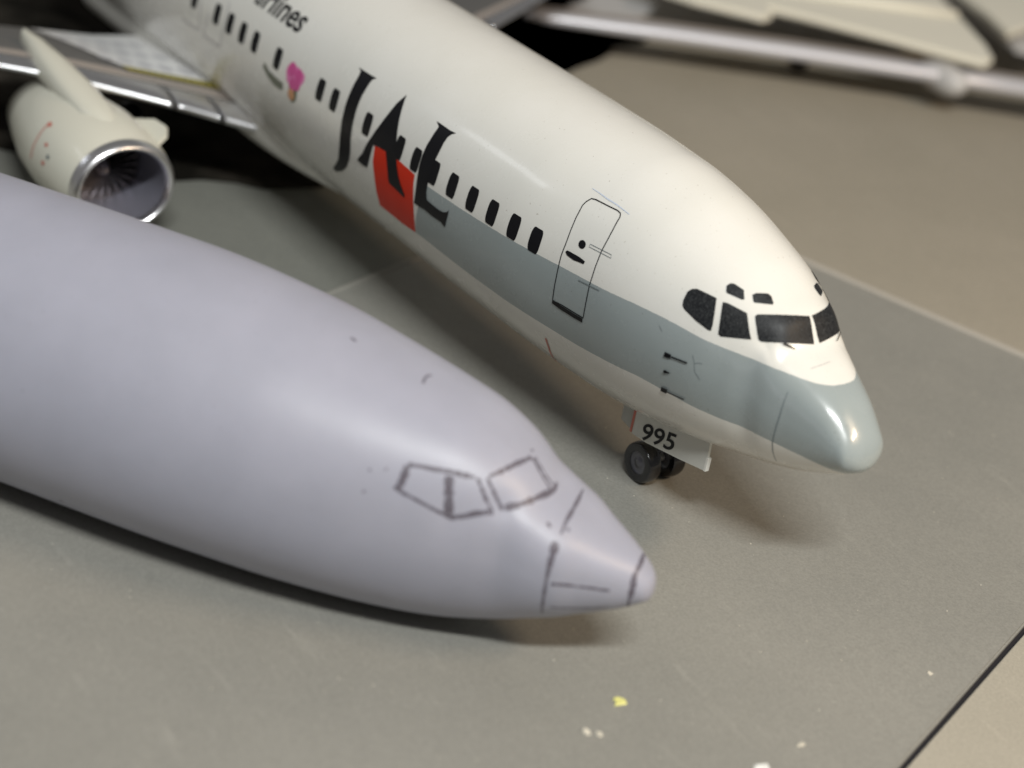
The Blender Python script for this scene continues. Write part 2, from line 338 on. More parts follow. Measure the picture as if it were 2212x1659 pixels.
# ------------------------------------------------------------------ outlines on the two skins, (station, angle)
JD={'r3': [(2.937, 1.0087), (2.908, 0.9632), (2.85, 0.9305), (2.694, 0.9049), (2.539, 0.8792), (2.489, 0.9505), (2.443, 1.0234), (2.387, 1.1395), (2.372, 1.2073), (2.41, 1.2157), (2.514, 1.208), (2.62, 1.2013), (2.731, 1.1833), (2.844, 1.1664), (2.897, 1.146), (2.924, 1.0981)], 'r2': [(2.44, 0.8687), (2.373, 0.8398), (2.281, 0.8207), (2.191, 0.7997), (2.102, 0.7763), (2.037, 0.8388), (1.975, 0.9051), (1.867, 1.0335), (1.908, 1.0606), (1.986, 1.099), (2.066, 1.1383), (2.146, 1.1743), (2.228, 1.2077), (2.269, 1.1955), (2.304, 1.1108), (2.345, 1.0274), (2.39, 0.9471)], 'r1': [(2.0, 0.7304), (1.995, 0.6871), (1.926, 0.6058), (1.86, 0.5165), (1.789, 0.3948), (1.732, 0.2557), (1.692, 0.1155), (1.665, 0.0069), (1.557, 0.0119), (1.493, 0.0138), (1.424, 0.02), (1.44, 0.1057), (1.459, 0.222), (1.484, 0.3563), (1.515, 0.501), (1.558, 0.6549), (1.614, 0.7962), (1.684, 0.9026), (1.758, 0.9772), (1.793, 0.9788), (1.897, 0.8383)], 'ea': [(2.55, 0.7002), (2.535, 0.6505), (2.494, 0.6224), (2.343, 0.5924), (2.249, 0.6684), (2.269, 0.6936), (2.367, 0.7279), (2.469, 0.7586), (2.496, 0.7551)], 'eb': [(2.225, 0.5488), (2.214, 0.4997), (2.121, 0.3632), (2.072, 0.3484), (1.979, 0.381), (1.968, 0.408), (2.043, 0.5067), (2.124, 0.5952), (2.148, 0.6011)], 'J': [(11.245, 1.0167), (11.041, 1.0155), (10.865, 1.0127), (10.682, 1.0079), (10.748, 1.0301), (10.771, 1.071), (10.777, 1.1285), (10.792, 1.2003), (10.792, 1.2941), (10.785, 1.3981), (10.781, 1.5152), (10.774, 1.625), (10.766, 1.718), (10.812, 1.7998), (10.94, 1.8893), (11.138, 1.9715), (11.42, 2.0421), (11.522, 2.0371), (11.482, 2.0071), (11.329, 1.9397), (11.215, 1.8701), (11.15, 1.7694), (11.133, 1.7055), (11.128, 1.6452), (11.122, 1.5853), (11.126, 1.522), (11.122, 1.4553), (11.13, 1.3911), (11.128, 1.2843), (11.129, 1.1762), (11.124, 1.0771), (11.152, 1.0328)], 'A': [(9.79, 0.9749), (9.833, 1.0294), (9.882, 1.0842), (9.913, 1.1458), (9.953, 1.2082), (9.994, 1.2699), (10.045, 1.3331), (10.151, 1.4464), (10.26, 1.5477), (10.374, 1.6534), (10.539, 1.745), (10.365, 1.7522), (10.205, 1.7439), (10.162, 1.6939), (10.115, 1.6149), (10.073, 1.5205), (9.883, 1.5052), (9.689, 1.499), (9.634, 1.5528), (9.587, 1.6038), (9.551, 1.6541), (9.523, 1.7066), (9.49, 1.7328), (9.293, 1.7417), (9.012, 1.7596), (9.012, 1.7303), (9.137, 1.6746), (9.234, 1.6141), (9.31, 1.5469), (9.379, 1.4597), (9.46, 1.3749), (9.547, 1.2779), (9.632, 1.178), (9.709, 1.0798)], 'L': [(8.794, 1.0146), (8.591, 1.0153), (8.391, 1.0163), (8.256, 1.0091), (8.319, 1.0336), (8.366, 1.072), (8.376, 1.1343), (8.375, 1.2249), (8.388, 1.3043), (8.379, 1.403), (8.394, 1.5069), (8.39, 1.5917), (8.354, 1.6404), (8.223, 1.6474), (8.024, 1.6514), (7.89, 1.646), (7.801, 1.6275), (7.744, 1.5992), (7.761, 1.6528), (7.795, 1.7167), (7.819, 1.7562), (7.929, 1.7338), (8.165, 1.738), (8.407, 1.7314), (8.611, 1.7397), (8.715, 1.7383), (8.689, 1.6523), (8.688, 1.5607), (8.695, 1.4987), (8.711, 1.4392), (8.723, 1.328), (8.717, 1.2244), (8.701, 1.1687), (8.691, 1.1136), (8.679, 1.0429)], 'red': [(10.036, 1.5211), (9.72, 1.4962), (9.501, 1.4966), (9.285, 1.497), (9.01, 1.5078), (8.782, 1.5174), (8.781, 1.5963), (8.761, 1.6631), (8.754, 1.7338), (8.742, 1.8051), (8.747, 1.8825), (8.759, 1.9502), (8.792, 2.0259), (9.002, 2.0339), (9.217, 2.0425), (9.379, 2.0394), (9.543, 2.0363), (9.738, 2.0364), (9.936, 2.0365), (9.94, 1.9738), (9.959, 1.9167), (9.963, 1.8544), (9.981, 1.7966), (10.004, 1.7263), (10.041, 1.6603), (10.032, 1.5921)], 'door': [(5.167, 0.8683), (5.095, 0.8565), (4.88, 0.8465), (4.762, 0.838), (4.646, 0.8284), (4.573, 0.8328), (4.539, 0.8592), (4.512, 0.9617), (4.5, 1.0174), (4.492, 1.0732), (4.49, 1.1738), (4.48, 1.2376), (4.475, 1.3024), (4.466, 1.38), (4.467, 1.4601), (4.459, 1.5266), (4.458, 1.5932), (4.462, 1.6648), (4.474, 1.7402), (4.693, 1.7452), (4.826, 1.7477), (4.958, 1.7501), (5.16, 1.7612), (5.152, 1.7009), (5.15, 1.6433), (5.144, 1.5672), (5.148, 1.4859), (5.16, 1.3932), (5.156, 1.2904), (5.164, 1.2298), (5.178, 1.1699), (5.188, 1.1169), (5.203, 1.0641), (5.212, 1.0085), (5.226, 0.9527), (5.209, 0.9093)], 'doorsill': [(5.164, 1.7677), (4.983, 1.7745), (4.836, 1.7728), (4.688, 1.771), (4.483, 1.7644)], 'peep': [(4.806, 1.1998), (4.798, 1.2124), (4.8, 1.2257), (4.813, 1.2376), (4.834, 1.2462), (4.861, 1.2504), (4.888, 1.2493), (4.913, 1.2432), (4.931, 1.233), (4.939, 1.2203), (4.937, 1.2071), (4.925, 1.1954), (4.904, 1.1869), (4.878, 1.1828), (4.85, 1.1839), (4.825, 1.1898)], 'handle': [(5.107, 1.3404), (5.081, 1.3225), (4.955, 1.3187), (4.829, 1.3141), (4.693, 1.3175), (4.697, 1.3435), (4.805, 1.3531), (4.912, 1.364), (5.061, 1.3592)], 'slot': [(4.734, 1.1776), (4.588, 1.1679), (4.444, 1.1572), (4.302, 1.146), (4.282, 1.1709), (4.431, 1.1816), (4.582, 1.1917), (4.735, 1.201)], 'blue': [(5.277, 0.7932), (5.117, 0.7938), (4.932, 0.7996), (4.707, 0.7939), (4.572, 0.7947), (4.439, 0.7943)], 'hinge': [(4.699, 1.483), (4.476, 1.4682), (4.257, 1.453)], 'p1': [(2.905, 1.6129), (2.798, 1.6059), (2.802, 1.6464), (2.908, 1.657)], 'p1s': [(2.796, 1.6256), (2.666, 1.6148), (2.539, 1.6044)], 'p2': [(2.893, 1.7887), (2.854, 1.7709), (2.757, 1.7783), (2.819, 1.7941), (2.869, 1.8062)], 'p3': [(2.91, 1.9607), (2.804, 1.9588), (2.831, 2.0134), (2.932, 2.0095)], 'p3s': [(2.817, 1.9884), (2.674, 1.9873), (2.534, 1.9878)], 'scr1': [(2.496, 1.5186), (2.449, 1.5698), (2.417, 1.6512), (2.322, 1.7074)], 'scr2': [(2.444, 1.5828), (2.39, 1.5605), (2.337, 1.5518)], 'scr3': [(3.103, 1.4264), (3.033, 1.4639)], 'scr4': [(1.123, 0.3569), (1.117, 0.1712), (1.125, 0.0453), (1.142, -0.0125)], 'redline': [(5.431, 2.1834), (5.458, 2.2988), (5.575, 2.4951), (5.57, 2.6049)], 'wip1': [(1.548, 0.6213), (1.51, 0.5464), (1.437, 0.3851)], 'radline': [(1.128, 1.1788), (1.126, 1.4198), (1.126, 1.5342), (1.129, 1.6222), (1.151, 1.8369), (1.184, 2.0764), (1.198, 2.3174), (1.203, 2.5187), (1.247, 2.7867)], 'airl': [(14.759, 1.1015), (13.284, 1.076), (13.286, 0.9577)], 'exA': [(15.649, 1.2175), (15.613, 1.2912), (15.593, 1.3667), (15.584, 1.4552), (15.602, 1.5485), (15.685, 1.6742), (16.032, 1.6771), (16.384, 1.68), (16.286, 1.5705), (16.208, 1.4413)], 'exB': [(16.611, 1.3795), (16.553, 1.504), (16.546, 1.587), (16.562, 1.6664), (16.941, 1.6725), (17.306, 1.6754)], 'fl': [(13.168, 1.4445), (13.14, 1.3843), (13.037, 1.3549), (12.882, 1.3427), (12.712, 1.3453), (12.545, 1.3755), (12.528, 1.4262), (12.611, 1.4879), (12.68, 1.5379), (12.862, 1.5821), (12.977, 1.5522), (13.096, 1.5212)], 'fl2': [(12.993, 1.5553), (12.876, 1.5501), (12.72, 1.5277), (12.686, 1.5988), (12.738, 1.6563), (12.87, 1.6804), (12.933, 1.6188)], 'sq': [(13.958, 1.5348), (13.758, 1.586), (13.541, 1.605), (13.365, 1.6106), (13.195, 1.6047)], 'win': [(5.724, 1.38), (6.213, 1.3833), (6.747, 1.3911), (7.269, 1.3965), (7.802, 1.4042), (8.323, 1.3989), (8.853, 1.4013), (9.356, 1.3845), (10.385, 1.4118), (11.495, 1.4132), (11.977, 1.4117), (13.53, 1.3874), (14.395, 1.3873), (14.894, 1.3877), (15.402, 1.3961), (15.933, 1.3864), (16.867, 1.4306)], 'stripeend': [(8.451, 1.5248), (8.588, 1.6827), (8.765, 2.015)], 'stz': [(7.663, 0.084), (6.905, 0.103), (5.14, 0.158), (4.46, 0.204), (3.177, 0.246), (2.298, 0.23), (1.705, 0.218), (1.137, 0.247), (0.945, 0.267), (0.805, 0.231), (0.738, 0.209), (0.798, 0.224)], 'sbz': [(8.801, -0.941), (6.892, -0.968), (5.049, -0.98), (3.851, -0.866), (3.37, -0.879), (2.185, -0.887), (1.193, -0.843), (0.618, -0.849), (0.33, -0.823)]}
RD={'w_top': [(3.834, 0.9433), (3.66, 0.9211), (3.554, 0.9129), (3.447, 0.9036), (3.332, 0.8856), (3.218, 0.8644), (3.124, 0.8516), (3.031, 0.8366), (2.871, 0.7998)], 'w_aft': [(3.837, 0.9602), (3.836, 1.0557), (3.847, 1.1352), (3.85, 1.1814)], 'w_bot1': [(3.927, 1.1719), (3.815, 1.2059), (3.713, 1.2196), (3.612, 1.2338), (3.483, 1.2555), (3.356, 1.2769), (3.254, 1.2932), (3.153, 1.3094), (3.053, 1.3253)], 'w_bot2': [(3.053, 1.3253), (2.877, 1.2794), (2.793, 1.2404), (2.711, 1.1974), (2.595, 1.1449), (2.48, 1.0843)], 'w_mid': [(3.22, 0.912), (3.175, 1.0091), (3.132, 1.1226), (3.105, 1.2113), (3.081, 1.2982)], 'w_fwd': [(2.829, 0.7909), (2.738, 0.8687), (2.632, 0.9731), (2.51, 1.071)], 's_l': [(2.705, 0.7256), (2.584, 0.8115), (2.467, 0.912), (2.365, 0.9973)], 's_top': [(2.689, 0.6924), (2.578, 0.5396), (2.516, 0.4226), (2.459, 0.2962), (2.4, 0.1549), (2.349, 0.0277)], 's_r': [(2.323, 0.0172), (2.17, 0.0529), (2.026, 0.0742), (1.897, 0.0843)], 's_r2': [(2.316, -0.0022), (2.18, 0.0114), (2.041, 0.0214), (1.902, 0.0176)], 's_bot': [(2.34, 0.9452), (2.194, 0.7965), (2.125, 0.6857), (2.061, 0.5635), (1.998, 0.4102), (1.941, 0.2541), (1.883, 0.0735)], 's_tick': [(1.91, -0.018), (1.88, 0.01), (1.872, 0.0686)], 'ring1a': [(1.567, -0.3217), (1.539, -0.136), (1.517, -0.0225), (1.501, 0.0449), (1.488, 0.1647), (1.481, 0.4011), (1.469, 0.541), (1.462, 0.6818)], 'ring1b': [(1.483, 0.8711), (1.472, 1.0075), (1.464, 1.1423), (1.463, 1.2753), (1.465, 1.3998), (1.464, 1.5047), (1.465, 1.5723), (1.462, 1.6763), (1.463, 1.7896), (1.472, 1.9874), (1.495, 2.2927)], 'ring2a': [(0.33, -0.5288), (0.288, 0.1949), (0.287, 0.5622), (0.293, 0.9025)], 'ring2b': [(0.293, 0.9025), (0.262, 1.3209), (0.268, 1.763), (0.292, 2.4474)], 'nl1': [(1.385, 1.6074), (1.265, 1.5937), (1.15, 1.5893), (1.016, 1.5947), (0.88, 1.5931), (0.774, 1.5948), (0.668, 1.5976), (0.563, 1.6033)], 'nl2': [(1.359, 2.0876), (1.261, 2.0989), (1.165, 2.1232), (1.071, 2.1549), (0.968, 2.1773), (0.864, 2.1987), (0.76, 2.2254), (0.659, 2.2265), (0.559, 2.2343)], 'dot1': [(2.409, -0.0256), (2.384, -0.0118)], 'dot2': [(1.709, 0.6358), (1.639, 0.6771)], 'dot3': [(1.413, 0.4721), (1.387, 0.5281)], 'dot4': [(4.351, 1.2823), (4.325, 1.2855)], 'dot5': [(4.125, 1.0427), (4.107, 1.0542)], 'dot6': [(4.353, 1.0988), (4.334, 1.0883)], 'dot7': [(5.596, 0.0523), (5.496, 0.0571)], 'dot8': [(4.246, 0.0979), (4.281, 0.0336), (4.283, -0.001), (4.246, -0.0255)], 'dot9': [(9.604, 2.2553), (9.553, 2.2706)]}
# ------------------------------------------------------------------ setting
def rect(c, u, v): return [(c[0] + a * u[0] + b * v[0], c[1] + a * u[1] + b * v[1]) for a, b in ((0, 0), (1, 0), (1, 1), (0, 1))]
EX = Vector((0.9555, 0.295)); EY = Vector((-0.3287, 0.9444))      # mat edges
A0 = Vector((-1.36, -2.85))                                       # on the near right edge
def on(a, b): p = A0 + EX * a + EY * b; return (p.x, p.y)
def struct(o): o['kind'] = 'structure'; return o
# mat: from its right edge to the far-left edge, back to the far-right edge
FB = -8.9                                                           # far-right edge along EY
W_ = 13.28
m_ = struct(prism('work_mat', [on(0, 40), on(0, FB), on(W_, FB), on(W_, 40)], ZG - .22, ZG, M_MAT, None, .03))
# rims along two far edges, lit edge put into the paler colour, slightly proud of the mat
def rim(a, b, wd, h, mt):
    a = Vector(a); b = Vector(b); d = (b - a).normalized(); s = Vector((-d.y, d.x)); n = 60; V = []; K = 7
    for i in range(n + 1):
        p = a.lerp(b, i / n)
        for k in range(K):
            t = math.pi * k / (K - 1); q = p + s * math.cos(t) * wd / 2; V.append((q.x, q.y, ZG - .004 + math.sin(t) * h))
    pyd('edge_bead', V, grid_faces(n + 1, K, False), mt, m_, True)
ROOTLOC['work_mat'] = (0, 0, 0)
rim(on(W_ - .06, 39), on(W_ - .06, FB), .12, .035, M_RIDGE)
rim(on(W_ - .06, FB + .06), on(.06, FB + .06), .17, .05, M_SEAM)
struct(prism('table_top', [(-70, -110), (110, -110), (110, 60), (-70, 60)], ZG - 1.2, ZG - .085, M_TABLE))
struct(prism('side_sheet', [on(60, FB - .02), on(60, -110), on(.02, -110), on(.02, FB - .02)], ZG - .08, ZG - .03, M_SIDE, None, .01))
bd = struct(prism('drawing_board', [on(-.085, 40), on(-40, 40), on(-40, -60), on(-.085, -60)], ZG - .08, ZG - .02, M_BOARD, None, .012))
gp = struct(prism('mat_gap', [on(-.10, 40), on(.015, 40), on(.015, -60), on(-.10, -60)], ZG - .084, ZG - .075, M_GAP))
# ------------------------------------------------------------------ painted airliner model
XM = [0, .06, .15, .3, .6, 1.0, 1.4, 1.65, 2.0, 2.5, 3.2, 4, 5, 6.5, 9., 30.]
JT = [-0.621, -0.381, -0.251, -0.1, 0.135, 0.332, 0.538, 0.833, 1.025, 1.273, 1.518, 1.731, 1.861, 1.885, 1.885, 1.885]
JB = [-0.621, -0.744, -0.815, -0.909, -1.077, -1.268, -1.418, -1.502, -1.584, -1.715, -1.865, -2.014, -2.123, -2.15, -2.15, -2.15]
JW = [0.0, 0.277, 0.396, 0.449, 0.539, 0.66, 0.78, 0.828, 0.998, 1.218, 1.414, 1.558, 1.647, 1.82, 1.9, 1.9]
JE = [2.1, 2.15, 2.25, 2.4, 2.65, 2.85, 2.95, 2.8, 2.45, 2.2, 2.05, 2, 2, 2, 2, 2]
JB_ = Body(XM, JT, JB, JW, JE, 6.0, None, [([(1.38, 0), (1.45, .55), (1.66, .95)], .035, .16)])
plane = empty('model_airliner', (3.95, 0, ZG), 'glossy white twin engined model airliner with grey stripe and large black and red lettering', 'model airplane')
XR = 1.11
xa = np.concatenate([np.linspace(.03, .53, 22)**2, np.linspace(.3, XR, 22)])
JB_.mesh('nose_cone', np.concatenate([[.00002], xa]), M_FUS, plane)
fus = JB_.mesh('fuselage', np.concatenate([np.linspace(XR, 7, 110), np.linspace(7.2, 26, 70)]), M_FUS, plane, cap=True)
# wing to body fairing
def fairing():
    xs = np.linspace(10.6, 23, 40); V = []; n = 48
    for x in xs:
        t = min(1, max(0, (x - 10.6) / 5.2)); e = math.sin(t * math.pi / 2)**.75
        wv = .15 + 1.33 * e; zb = -1.95 - .27 * e; zt = -1.75 + .95 * e; zc = (zb + zt) / 2
        for j in range(n):
            a = 2 * math.pi * j / n; c, s_ = math.cos(a), math.sin(a); k = 2 / 2.6
            V.append((x, wv * math.copysign(abs(c)**k, c), zc + (zt - zb) / 2 * math.copysign(abs(s_)**k, s_)))
    F = grid_faces(len(xs), n); F.append(tuple(range(n))); return pyd('belly_fairing', V, F, M_WHITE, plane)
fairing()
# cockpit windows, both sides
for k in ('r1', 'r2', 'r3'):
    for mir in (False, True): JB_.patch('cockpit_window', JD[k], M_GLASS, plane, .008, .05, mir)
for k in ('ea', 'eb'):
    for mir in (False, True): JB_.patch('eyebrow_window', JD[k], M_GLASS, plane, .008, .05, mir)
for mir in (False, True): JB_.ribbon('windscreen_wiper', JD['wip1'], [.035, .02, .012], M_BLACK, plane, off=.03, mirror=mir)
# passenger windows: rounded rectangles
def rrect(cx, cp, wx, hp, r=.36, n=5):
    o = []
    for sx, sy, a0 in ((1, 1, 0), (-1, 1, 90), (-1, -1, 180), (1, -1, 270)):
        for i in range(n):
            a = math.radians(a0 + 90 * i / (n - 1)); o.append((cx + sx * wx / 2 * (1 - r) + math.cos(a) * wx / 2 * r, cp + sy * hp / 2 * (1 - r * wx / hp * 1.8) + math.sin(a) * hp / 2 * r * wx / hp * 1.8))
    return o
for x, p in JD['win']:
    JB_.patch('passenger_window', rrect(x, 1.395, .235, .205), M_BLACK, plane, .007, .07)
xw = [5.713 + .5185 * i for i in range(23)]
for x in xw: JB_.patch('passenger_window', rrect(x, -1.395, .235, .205), M_BLACK, plane, .007, .09)
# lettering and red patch
JB_.patch('red_square', JD['red'], M_RED, plane, .0035, .09)
for k in 'JAL': JB_.patch('painted_letter', JD[k], M_BLACK, plane, .0105, .07)
# door
dr = JB_.ribbon('door', JD['door'], .018, M_BLACK, plane, True)
JB_.ribbon('door_sill', JD['doorsill'], .07, M_BLACK, dr, off=.009)
JB_.patch('door_window', JD['peep'], M_BLACK, dr, .008, .04)
JB_.patch('door_handle', JD['handle'], M_BLACK, dr, .008, .04)
JB_.ribbon('door_slot', JD['slot'], .009, M_LINE, dr, True)
JB_.ribbon('hinge_mark', JD['hinge'], .014, M_LINE, dr, off=.008)
JB_.ribbon('pale_scuff', JD['blue'], [.01, .02, .012], M_BLUE, plane)
for a, b in (('p1', 'p1s'), ('p3', 'p3s')):
    q = JB_.patch('pitot_probe', JD[a], M_BLACK, plane, .02, .04); JB_.ribbon('probe_tube', JD[b], .026, M_BLACK, q, off=.02)
JB_.patch('pitot_probe', JD['p2'], M_BLACK, plane, .02, .04)
for k, w1 in (('scr1', .008), ('scr2', .008), ('scr3', .008), ('scr4', .014)): JB_.ribbon('scratch', JD[k], w1, M_LINE if k != 'scr4' else M_LG, plane, off=.004)
JB_.ribbon('red_line', JD['redline'], [.05, .03], M_REDF, plane, off=.005)
JB_.ribbon('nose_cone_seam', JD['radline'][:-1], [.010, .02, .02, .016, .01], M_LINE, plane, off=.003)
for k in ('exA', 'exB'): JB_.ribbon('exit_outline', JD[k], .05, M_LG, plane, off=.004)
# flower mark
fl = JB_.patch('flower_mark', JD['fl'], M_PINK, plane, .005, .07)
cx, cp = np.mean(JD['fl'], axis=0)
for i, (dx, dp, r) in enumerate(((.13, -.05, .13), (-.12, -.03, .12), (.02, .08, .12), (-.14, .06, .09))):
    JB_.patch('petal', [(cx + dx + math.cos(a) * r, cp + dp + math.sin(a) * r * .55) for a in np.linspace(0, 6.28, 11)[:-1]], M_PINK2, fl, .008, .06)
st = JB_.patch('flower_stem', JD['fl2'], M_STEM, fl, .007, .07)
JB_.patch('bud', [(cx + .03 + math.cos(a) * .12, cp + .17 + math.sin(a) * .05) for a in np.linspace(0, 6.28, 11)[:-1]], M_ORNG, fl, .009, .06)
JB_.ribbon('script_mark', JD['sq'], [.10, .13, .17, .13], M_SQG, plane, off=.005)
# airline wording, laid on the skin from a text curve
def text_mesh(txt, shear=0.0, fat=.012):
    c = bpy.data.curves.new('t', 'FONT'); c.body = txt; c.shear = shear; c.offset = fat
    o = bpy.data.objects.new('t', c); sc.collection.objects.link(o)
    dg = bpy.context.evaluated_depsgraph_get(); me = bpy.data.meshes.new_from_object(o.evaluated_get(dg)); bpy.data.objects.remove(o)
    bm = bmesh.new(); bm.from_mesh(me); bmesh.ops.triangulate(bm, faces=bm.faces[:]); bmesh.ops.remove_doubles(bm, verts=bm.verts[:], dist=1e-4)
    for k in range(4):
        lg = [e for e in bm.edges if e.calc_length() > .13]
        if not lg: break
        bmesh.ops.subdivide_edges(bm, edges=lg, cuts=1); bmesh.ops.triangulate(bm, faces=[f for f in bm.faces if len(f.verts) > 3])
    V = np.array([v.co[:2] for v in bm.verts]); F = [tuple(v.index for v in f.verts) for f in bm.faces]; bm.free(); bpy.data.meshes.remove(me); return V, F
def islands(V, F):
    par = list(range(len(V)))
    def fd(a):
        while par[a] != a: par[a] = par[par[a]]; a = par[a]
        return a
    for f in F:
        for a in f[1:]: par[fd(a)] = fd(f[0])
    G = {}
    for f in F: G.setdefault(fd(f[0]), []).append(f)
    out = []
    for fs in G.values():
        ids = sorted({i for f in fs for i in f}); mp = {i: k for k, i in enumerate(ids)}
        out.append((ids, [tuple(mp[i] for i in f) for f in fs]))
    return out
V, F = text_mesh('Japan Airlines', .18, .018)
s_ = .66; V2 = np.stack([13.22 + (V[:, 0].max() - V[:, 0]) * s_, 1.076 - V[:, 1] * s_ / 1.9], -1)
for ids, fs in islands(V, F): JB_.film('wording_letter', V2[ids], fs, M_BLACK, plane, .009)
# nose gear
def wheel(parent, c, r, wd):
    pr = []
    for i in range(17):
        t = math.pi * i / 16; pr.append((-math.cos(t) * wd / 2, r - .10 * r - .0 + .10 * r * math.sin(t)))
    pr = [(-wd / 2 * .9, r * .55)] + pr + [(wd / 2 * .9, r * .55)]
    wl = lathe('wheel', pr, c, 'y', M_TYRE, parent, 40)
    lathe('rim', [(-wd * .40, .001), (-wd * .42, r * .18), (-wd * .30, r * .25), (-wd * .34, r * .5), (-wd * .45, r * .58), (wd * .45, r * .58), (wd * .34, r * .5), (wd * .30, r * .25), (wd * .42, r * .18), (wd * .40, .001)], c, 'y', M_HUB, wl, 32)
    return wl
GX = 3.93; wr = .335
ng = tube('nose_gear_strut', [(GX, 0, -1.9), (GX, 0, ZG + wr)], .075, M_STRUT, plane)
tube('axle', [(GX, -.28, ZG + wr), (GX, .28, ZG + wr)], .06, M_STRUT, ng, up=(0, 0, 1))
for y in (.25, -.25): wheel(plane, (GX, y, ZG + wr), wr, .24)
def panel_y(name, poly, y, th, m_, parent):
    n = len(poly); V = [(x, y + th / 2, z) for x, z in poly] + [(x, y - th / 2, z) for x, z in poly]
    F = [tuple(range(n)), tuple(range(2 * n - 1, n - 1, -1))] + [(i, i + n, (i + 1) % n + n, (i + 1) % n) for i in range(n)]
    return pyd(name, V, F, m_, parent, False)
YD = .43
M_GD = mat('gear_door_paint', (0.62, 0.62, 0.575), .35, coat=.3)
for sg in (1, -1):
    gd = panel_y('gear_door', [(4.10, -1.8), (4.12, -2.36), (3.75, -2.33), (3.0, -2.18), (2.44, -2.055), (2.47, -1.55)] if sg > 0 else [(4.10, -1.8), (4.12, -2.30), (3.3, -2.2), (3.3, -1.75)], YD * sg, .045, M_GD, plane)
    if sg == 1:
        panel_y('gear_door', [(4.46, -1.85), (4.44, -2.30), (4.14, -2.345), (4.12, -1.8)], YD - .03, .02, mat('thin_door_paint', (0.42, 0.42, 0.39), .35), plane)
        panel_y('lit_door_edge', [(2.47, -1.84), (2.47, -2.068), (2.43, -2.06), (2.43, -1.84)], YD - .01, .07, M_WHITE, gd)  # white strip paints the lit front edge of the door
        panel_y('red_band', [(4.15, -1.9), (4.155, -2.34), (4.105, -2.345), (4.10, -1.9)], YD + .027, .004, M_REDF, gd)
    if sg == 1:
        V, F = text_mesh('995', 0, .014); V = V - V.min(0); V = V / V[:, 1].max()
        wtx = V[:, 0].max(); x0, x1 = 3.90, 3.17
        # digits lean with the belly line of the door
        P3 = [(x0 + (x1 - x0) * a / wtx - .03 * b, YD + .029, -2.345 + .20 * a / wtx + .31 * b) for a, b in V]
        for ids, fs in islands(V, F): pyd('number_digit', [P3[i] for i in ids], [f[::-1] for f in fs], M_BLACK, gd, False)
# ------------------------------------------------------------------ wings
def wing(sg):
    # stations: y, LE x, LE z, chord, thickness
    ST = [(.6, 14.0, -1.64, 6.6, .98), (1.4, 14.75, -1.58, 5.6, .92), (2.5, 15.75, -1.46, 4.4, .80), (4.2, 16.95, -1.24, 3.3, .68), (5.4, 17.65, -1.14, 2.8, .58), (9.5, 20.0, -.85, 1.9, .25), (12, 21.4, -.7, 1.5, .2)]
    ys = np.concatenate([np.linspace(.6, 6, 28), np.linspace(6.3, 12, 12)]); A = np.array(ST)
    fn = lambda k, y: np.interp(y, A[:, 0], A[:, k])
    U = np.concatenate([np.linspace(0, .03, 7)[:-1], np.linspace(.03, .13, 6)[:-1], np.linspace(.13, 1, 16)])
    def pt(y, u, side):
        c = fn(3, y); t = fn(4, y); th = 2.6 * (.2969 * math.sqrt(u) - .126 * u - .3516 * u * u + .2843 * u**3 - .1015 * u**4)
        z = fn(2, y) + side * th * t * (1.15 if side > 0 else .85) + .02 * u
        return (fn(1, y) + u * c, sg * y, z - .10 * u)
    def sheet(name, u0, u1, y0, y1, m_, parent, off=0, sides=(1, -1), nu=9, ny=18):
        if off:
            V = [pt(y, u0 + (u1 - u0) * i / nu, 1) for y in np.linspace(y0, y1, ny) for i in range(nu + 1)]; V = [(a, b, c + off) for a, b, c in V]
            return pyd(name, V, grid_faces(ny, nu + 1, False, sg < 0), m_, parent)
        us = [u1 * (i / nu)**2 for i in range(nu, 0, -1)] + [0] + [u1 * (i / nu)**2 for i in range(1, nu + 1)]
        sd = [-1] * nu + [1] * (nu + 1)
        if u0 > 0: us = [u0 + (u1 - u0) * i / nu for i in range(nu, -1, -1)] + [u0 + (u1 - u0) * i / nu for i in range(0, nu + 1)]; sd = [-1] * (nu + 1) + [1] * (nu + 1)
        V = [pt(y, u, s2) for y in np.linspace(y0, y1, ny) for u, s2 in zip(us, sd)]; K = len(us)
        F = grid_faces(ny, K, False, sg < 0); F += [tuple(range(K))[::-1 if sg > 0 else 1], tuple(range((ny - 1) * K, ny * K))[::1 if sg > 0 else -1]]
        o = pyd(name, V, F, m_, parent)
        for q in o.data.polygons[-2:]: q.use_smooth = False
        return o
    wg = sheet('wing', .145, 1.0, .6, 12, M_DGREY, plane, nu=16, ny=40)
    cuts = [1.2, 1.93, 2.62, 4.2, 6.2, 9, 12]
    for a, b in zip(cuts, cuts[1:]):
        sheet('leading_edge_slat', 0, .140, a + .03, b - .03, M_CHROME, wg)
    sheet('front_panel', .148, .25, 1.5, 9, M_BGREY, wg, off=.012)
    return wg, pt
wg, wpt = wing(1); wing(-1)
